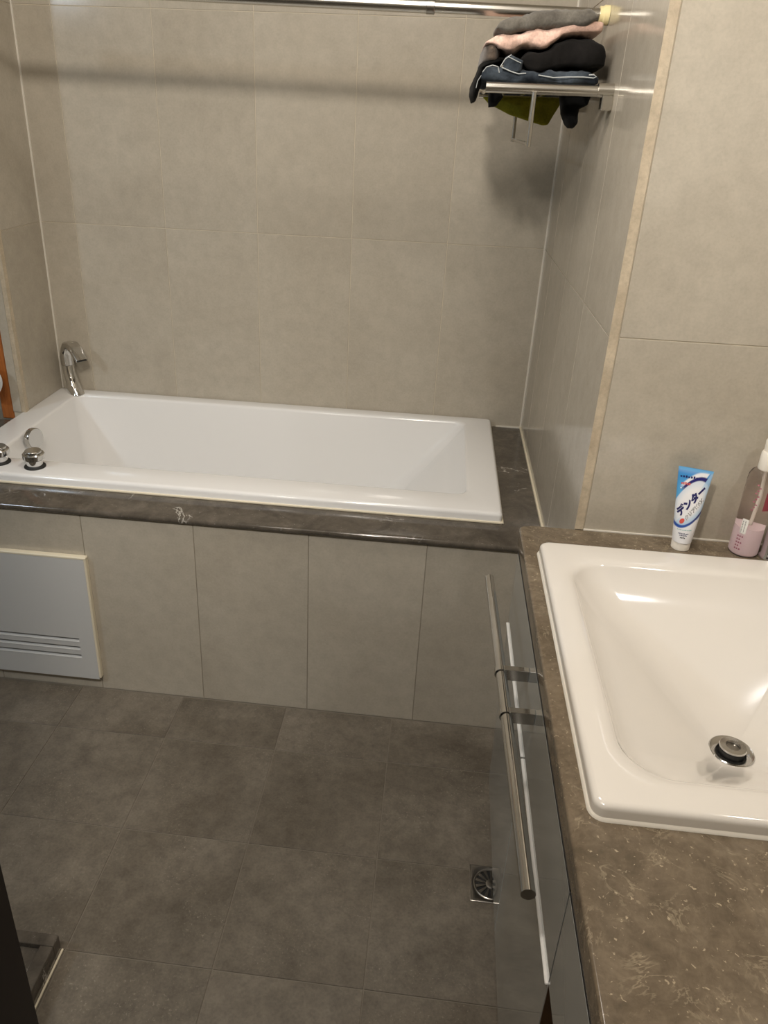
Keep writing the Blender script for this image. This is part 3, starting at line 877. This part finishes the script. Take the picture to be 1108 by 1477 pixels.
b = bmesh.new()
for k in range(12):
    z = 0.051 + k * 0.0020; th_ = 0.0006 + 0.0006 * ((k * 5) % 3) / 2
    for a0, a1 in ((dg(-142), dg(-129)),):
        vs = []
        for rr in (0.0277, 0.02785):
            vs.append([b.verts.new((rr * math.cos(a), rr * math.sin(a), zz)) for a, zz in ((a0, z), (a1, z), (a1, z + th_), (a0, z + th_))])
        bridge(b, vs); b.faces.new(vs[1])
finish('barcode', b, 'ink', sti, False)
b = bmesh.new()
for k in range(5):
    for r_ in range(2 if k % 2 else 3):
        a = dg(-150 + 9 * r_); z = 0.040 - 0.0065 * k
        vs = [b.verts.new((0.02745 * math.cos(q), 0.02745 * math.sin(q), zz)) for q, zz in ((a, z), (a + dg(6), z), (a + dg(6), z + 0.003), (a, z + 0.003))]
        b.faces.new(vs)
finish('print_mark', b, 'ink_red', pb, False)
b = bmesh.new()
for k in range(10):
    a = dg(-128 + (k % 3) * 5); z = 0.098 + 0.0055 * k
    b.faces.new([b.verts.new((0.02745 * math.cos(q), 0.02745 * math.sin(q), zz)) for q, zz in ((a, z), (a + dg(8), z), (a + dg(8), z + 0.0025), (a, z + 0.0025))])
finish('print_mark', b, 'ink_red', pb, False)

# ------------------------------------------------------------------ shower rod
rod = thing('shower_curtain_rod', 'steel telescopic curtain rod spanning the alcove above the bathtub', 'rod', (-0.8, -0.53, 1.7500))
rod.rotation_euler = (0, 0.0167, 0)
b = bmesh.new(); tube(b, [(0.795, 0, 0), (0.42, 0, 0)], 0.0125, 20); tube(b, [(-0.80, 0, 0), (0.425, 0, 0)], 0.0142, 20); finish('rod_tube', b, 'steel', rod)
b = bmesh.new(); lathe(b, [(0.0142, -0.001), (0.0152, 0.0), (0.0152, 0.016), (0.0142, 0.017)], (0.410, 0, 0), (1, 0, 0), 24, False); finish('joint_ring', b, 'dark_steel', rod)
for x, s in ((0.7995, -1), (-0.8165, 1)):
    b = bmesh.new(); lathe(b, [(0.0, 0.0), (0.019, 0.0), (0.019, 0.010), (0.0165, 0.013), (0.0165, 0.020), (0.0, 0.020)], (x, 0, 0), (s, 0, 0), 28); finish('end_flange', b, 'cream', rod)

# ------------------------------------------------------------------ towel rack
ZK = 1.5845
rk = thing('towel_rack', 'brushed steel wall rack holding folded clothes above the right tub end', 'rack', (0, -0.50, ZK))
for y in (0.23, -0.23):
    b = bmesh.new(); tube(b, [(-0.2530, y, 0), (-0.030, y, 0)], 0.0102, 20); arm = finish('arm', b, 'steel', rk)
    b = bmesh.new(); lathe(b, [(0.0, 0), (0.0128, 0), (0.0128, 0.031), (0.0, 0.031)], (-0.031, y, 0.002), (1, 0, 0), 24); box(b, (-0.022, y - 0.014, -0.034), (-0.0003, y + 0.014, -0.008), 0.002)
    finish('wall_mount', b, 'steel', rk)
for x in (-0.243, -0.195, -0.147, -0.099, -0.051):
    b = bmesh.new(); tube(b, [(x, -0.23, 0.004), (x, 0.23, 0.004)], 0.0042, 12); finish('shelf_bar', b, 'steel', rk)
for y in (0.222, -0.238):
    b = bmesh.new(); tube(b, [(-0.156, y, -0.006), (-0.156, y, -0.106)], 0.0052, 14); finish('hanger_post', b, 'steel', rk)
b = bmesh.new(); tube(b, [(-0.156, -0.236, -0.101), (-0.156, 0.220, -0.101)], 0.0034, 12); finish('lower_bar', b, 'dark_steel', rk)


# ------------------------------------------------------------------ clothes on the rack
def interp(L, x):
    if x <= L[0][0]: return L[0][1]
    for (a, b_), (c_, d_) in zip(L, L[1:]):
        if x <= c_: return b_ + (d_ - b_) * ((x - a) / (c_ - a)) if c_ > a else b_
    return L[-1][1]


def smooth_curve(L, it=1):
    for _ in range(it):
        out = [L[0]]
        for p, q in zip(L, L[1:]):
            out += [(p[0] * 0.75 + q[0] * 0.25, p[1] * 0.75 + q[1] * 0.25), (p[0] * 0.25 + q[0] * 0.75, p[1] * 0.25 + q[1] * 0.75)]
        out.append(L[-1]); L = out
    return L


def garment(name, top, bot, yf, yb, mat, seed, fold=0.004, fscale=(14, 9, 30), square=0.34, n=72, endpow=9, parent=None, drift=0.0, layers=0, sc=2):
    """Folded cloth: lofted along x between a lower and an upper outline, real depth in y, creased by noise."""
    top, bot = smooth_curve(top, sc), smooth_curve(bot, sc)
    x0 = min(top[0][0], bot[0][0]); x1 = max(top[-1][0], bot[-1][0])
    bm_ = bmesh.new(); rings = []; K = 40
    for i in range(n + 1):
        t = i / n; x = x0 + (x1 - x0) * t
        zt, zb_ = interp(top, x), interp(bot, x)
        if zt < zb_ + 0.002: zt = zb_ + 0.002
        env = max(0.05, 1 - abs(2 * t - 1) ** endpow) ** 0.5
        zc, hz = (zt + zb_) / 2, (zt - zb_) / 2
        yc, hy = (yf + yb) / 2, abs(yb - yf) / 2
        ring = []
        for k in range(K):
            a = 2 * PI * k / K
            ex = lambda c: math.copysign(abs(c) ** square, c)
            ly = yc - hy * ex(math.cos(a)) * (0.93 + 0.07 * env)
            lz = zc + hz * ex(math.sin(a)) * (0.45 + 0.55 * env)
            p = Vector((x, ly, lz))
            nv = noise.fractal(Vector((x * fscale[0], ly * fscale[1], lz * fscale[2])) + Vector((seed, seed * 2.3, -seed)), 1.0, 2.0, 3)
            rad = Vector((0, -math.cos(a), math.sin(a)))
            off = nv * fold * env
            if layers and math.cos(a) > 0.2:
                off += -0.003 * (0.5 + 0.5 * math.cos((lz - zb_) / max(hz * 2, 1e-3) * layers * 2 * PI)) ** 6
            p += rad * off
            p.x += drift * nv * fold
            ring.append(bm_.verts.new(p))
        rings.append(ring)
    bridge(bm_, rings)
    for rg, sgn in ((rings[0], -1), (rings[-1], 1)):
        c_ = sum((v.co for v in rg), Vector()) / len(rg)
        inner = [bm_.verts.new(v.co.lerp(c_, 0.5) + Vector((sgn * 0.002, 0, 0))) for v in rg]
        bridge(bm_, [rg, inner]); bm_.faces.new(inner)
    return finish(name, bm_, mat, parent, angle=80)


def drape(name, outline, yf, yb, mat, seed, fold=0.003, n=30, sq=0.8, parent=None):
    """Hanging bit of cloth: lofted along z inside a closed outline (x, z)."""
    zs = [p[1] for p in outline]; z0, z1 = min(zs), max(zs)
    bm_ = bmesh.new(); rings = []; K = 24
    for i in range(n + 1):
        z = z0 + (z1 - z0) * (0.01 + 0.98 * i / n); xs = []
        for (ax_, az), (bx_, bz) in zip(outline, outline[1:] + outline[:1]):
            if (az - z) * (bz - z) <= 0 and az != bz: xs.append(ax_ + (bx_ - ax_) * (z - az) / (bz - az))
        lo, hi = min(xs), max(xs)
        t = i / n; env = max(0.06, 1 - abs(2 * t - 1) ** 6) ** 0.5
        cx_, hx_ = (lo + hi) / 2, max((hi - lo) / 2, 0.001)
        cy_, hy = (yf + yb) / 2, abs(yb - yf) / 2 * env
        ring = []
        for k in range(K):
            a = 2 * PI * k / K
            ex = lambda c: math.copysign(abs(c) ** sq, c)
            p = Vector((cx_ + hx_ * ex(math.cos(a)), cy_ + hy * ex(math.sin(a)), z))
            nv = noise.fractal(p * 34 + Vector((seed, -seed, seed * 1.7)), 1.0, 2.0, 3)
            p += Vector((math.cos(a) * 0.4, math.sin(a), 0)) * nv * fold
            ring.append(bm_.verts.new(p))
        rings.append(ring)
    bridge(bm_, rings); bm_.faces.new(rings[0]); bm_.faces.new(rings[-1])
    return finish(name, bm_, mat, parent, angle=80)


GRP = 'folded clothes on the steel wall rack'
jt = [(-0.2655, 1.6183), (-0.2576, 1.6235), (-0.2371, 1.6279), (-0.2088, 1.6251), (-0.1734, 1.6201), (-0.1315, 1.619), (-0.0906, 1.6228), (-0.0561, 1.6227), (-0.0382, 1.622), (-0.0270, 1.6175)]
jb = [(-0.2655, 1.5935), (-0.0270, 1.5935)]
je = garment('jeans', jt, jb, -0.706, -0.30, 'denim', 3.1, 0.007, (34, 14, 60))
tag(je, 'blue denim jeans with pale seams, folded at the bottom of the rack pile', 'jeans')
def seam(pts, r=0.0009):
    b = bmesh.new(); tube(b, pts, r, 6); return finish('seam', b, 'thread', je)
seam([(-0.262, -0.708, 1.612), (-0.255, -0.712, 1.621), (-0.243, -0.713, 1.6245), (-0.232, -0.713, 1.622), (-0.2285, -0.712, 1.612)])
seam([(-0.225, -0.7125, 1.6215), (-0.205, -0.7125, 1.6145), (-0.19, -0.7125, 1.611), (-0.175, -0.712, 1.6125)], 0.0011)
seam([(-0.150, -0.7125, 1.610), (-0.120, -0.712, 1.6065), (-0.090, -0.712, 1.6085), (-0.060, -0.7115, 1.6095), (-0.040, -0.710, 1.6085), (-0.0345, -0.709, 1.611), (-0.040, -0.710, 1.6142), (-0.050, -0.7115, 1.6135)], 0.0011)
fl = drape('waistband', [(-0.2226, 1.6190), (-0.2185, 1.6405), (-0.2074, 1.6445), (-0.1826, 1.6343), (-0.1842, 1.6145), (-0.2075, 1.6113)], -0.7120, -0.69, 'denim', 8, 0.003, parent=je)
seam([(-0.2275, -0.711, 1.622), (-0.2195, -0.7145, 1.636), (-0.208, -0.714, 1.6440)], 0.0010)
seam([(-0.2135, -0.7145, 1.640), (-0.198, -0.7145, 1.634), (-0.187, -0.713, 1.630)], 0.0008)

bt = [(-0.1880, 1.6400), (-0.1778, 1.6520), (-0.1572, 1.6545), (-0.1278, 1.6606), (-0.1214, 1.6728), (-0.0996, 1.6818), (-0.0661, 1.6839), (-0.0384, 1.68), (-0.0240, 1.6740), (-0.0190, 1.665)]
bb = [(-0.1880, 1.6285), (-0.1727, 1.6172), (-0.1514, 1.6132), (-0.1174, 1.618), (-0.0767, 1.6225), (-0.0358, 1.6225), (-0.0190, 1.6178)]
o = garment('trousers', bt, bb, -0.702, -0.30, 'cloth_black', 5.7, 0.008, (20, 9, 40), layers=2)
tag(o, 'black trousers folded thick in the middle of the rack pile, above jeans', 'trousers')
pt = [(-0.2600, 1.6690), (-0.2473, 1.6790), (-0.2233, 1.6860), (-0.2095, 1.6862), (-0.1557, 1.6932), (-0.1023, 1.7010), (-0.0636, 1.7105), (-0.0335, 1.7160)]
pbm = [(-0.2600, 1.6620), (-0.2400, 1.6610), (-0.2331, 1.6537), (-0.2111, 1.6435), (-0.1982, 1.6512), (-0.1833, 1.6649), (-0.1647, 1.6595), (-0.1437, 1.6565), (-0.1251, 1.6703), (-0.1066, 1.6828), (-0.0671, 1.6850), (-0.0335, 1.6820)]
o = garment('shirt', pt, pbm, -0.704, -0.31, 'cloth_pink', 9.2, 0.010, (22, 12, 34), sc=1)
tag(o, 'pale pink shirt with wavy lower edge under the grey towel', 'shirt')
gt = [(-0.2420, 1.6960), (-0.2366, 1.7065), (-0.2192, 1.7103), (-0.1863, 1.7194), (-0.1468, 1.7263), (-0.107, 1.7300), (-0.0737, 1.7305), (-0.0572, 1.7275), (-0.0490, 1.7196)]
gb = [(-0.2420, 1.6845), (-0.2154, 1.6800), (-0.1816, 1.683), (-0.1548, 1.6873), (-0.1409, 1.6853), (-0.1282, 1.6916), (-0.0878, 1.6928), (-0.0684, 1.698), (-0.0490, 1.7068)]
o = garment('towel', gt, gb, -0.712, -0.555, 'cloth_grey', 1.4, 0.007, (30, 12, 22), 0.5)
tag(o, 'dark grey rolled towel lying topmost on the rack pile', 'towel')
o = drape('sweater', [(-0.2680, 1.6300), (-0.2660, 1.654), (-0.2590, 1.6699), (-0.2350, 1.6700), (-0.2250, 1.6526), (-0.2250, 1.6260)], -0.699, -0.36, 'cloth_brown', 12, 0.004)
tag(o, 'grey-brown folded sweater poking out left below the pink shirt', 'sweater')
o = drape('leggings', [(-0.2830, 1.5741), (-0.2825, 1.5894), (-0.2720, 1.6137), (-0.2667, 1.6325), (-0.2389, 1.6482), (-0.2050, 1.6470), (-0.2188, 1.6316), (-0.2571, 1.6216), (-0.2600, 1.5927), (-0.2680, 1.5610), (-0.2770, 1.5570)], -0.702, -0.42, 'cloth_ink', 21, 0.004)
tag(o, 'black leggings hanging over the left end of the rack', 'leggings')
seam([(-0.272, -0.7035, 1.583), (-0.270, -0.7045, 1.596), (-0.264, -0.7045, 1.606)], 0.0007)
o = drape('sock', [(-0.2438, 1.5800), (-0.2194, 1.5810), (-0.2125, 1.5696), (-0.2180, 1.5620), (-0.2264, 1.5508), (-0.2422, 1.5489), (-0.2440, 1.560)], -0.690, -0.63, 'cloth_ink', 31, 0.004)
tag(o, 'small black sock dangling under the left end of the rack', 'sock')
o = drape('tights', [(-0.0930, 1.5840), (-0.0230, 1.5870), (-0.0325, 1.5613), (-0.0487, 1.5527), (-0.0474, 1.5259), (-0.056, 1.5147), (-0.0640, 1.5150), (-0.072, 1.5222), (-0.0838, 1.542)], -0.655, -0.585, 'cloth_ink', 41, 0.005)
tag(o, 'black tights drooping below the right end of the rack', 'tights')
o = drape('cleaning_cloth', [(-0.246, 1.5790), (-0.0400, 1.5830), (-0.0500, 1.5695), (-0.0741, 1.5214), (-0.0860, 1.5190), (-0.1023, 1.5225), (-0.1724, 1.5399), (-0.2274, 1.563)], -0.310, -0.300, 'cloth_yellow', 51, 0.0015, 40)
tag(o, 'yellow-green cloth hanging from the far side of the rack', 'cloth')

# ------------------------------------------------------------------ left and near edge
st = bmesh.new()
sx, sy, sz = -0.9575, -1.5845, 0.0465
box(st, (-1.75, sy, 0.0005), (sx, sy - 0.024, sz), 0.0012)
stp = tag(finish('door_sill', st, 'deck_marble'), 'dark marble sill with a raised border beside the dark door', 'sill')
stb = bmesh.new(); box(stb, (sx - 0.026, sy - 0.0245, 0.0005), (sx, -2.55, sz), 0.0012); finish('side_border', stb, 'deck_marble', stp)
stb = bmesh.new(); box(stb, (-1.75, sy - 0.0245, 0.0005), (sx - 0.0265, -2.55, sz - 0.012)); finish('sunken_slab', stb, 'deck_marble', stp)
stb = bmesh.new(); box(stb, (sx - 0.0002, sy + 0.001, 0.0003), (sx + 0.004, -2.5, 0.004), 0.001); tag(finish('sealant', stb, 'caulk', stp), 'cream sealant at the foot of the sill')
d1 = struct('door_1', (-0.905, -2.62, 0.05), (-0.848, -1.834, 2.1), 'door_dark')

wp = boxo('door_post', (-1.702, -0.262, 0.5895), (-1.6605, -0.215, 2.30), 'wood_orange', None, 0.003)
tag(wp, 'orange-brown wooden post beyond the left wall edge', 'post')
rb_ = thing('round_fixture', 'grey rounded fixture with pale rim at the left picture edge', 'fixture', (-1.702, -0.312, 0.732))
b = bmesh.new(); lathe(b, [(0.0, -0.052), (0.012, -0.052), (0.014, -0.02), (0.040, -0.016), (0.048, -0.004), (0.048, 0.003), (0.0, 0.005)], (0, 0, 0), (0.0, -1.0, 0.15), 36); finish('body', b, 'end_face', rb_)
b = bmesh.new(); lathe(b, [(0.044, 0.001), (0.049, -0.003), (0.052, 0.004), (0.046, 0.008), (0.044, 0.001)], (0, 0, 0), (0.0, -1.0, 0.15), 36, False); finish('rim', b, 'panel_grey', rb_)
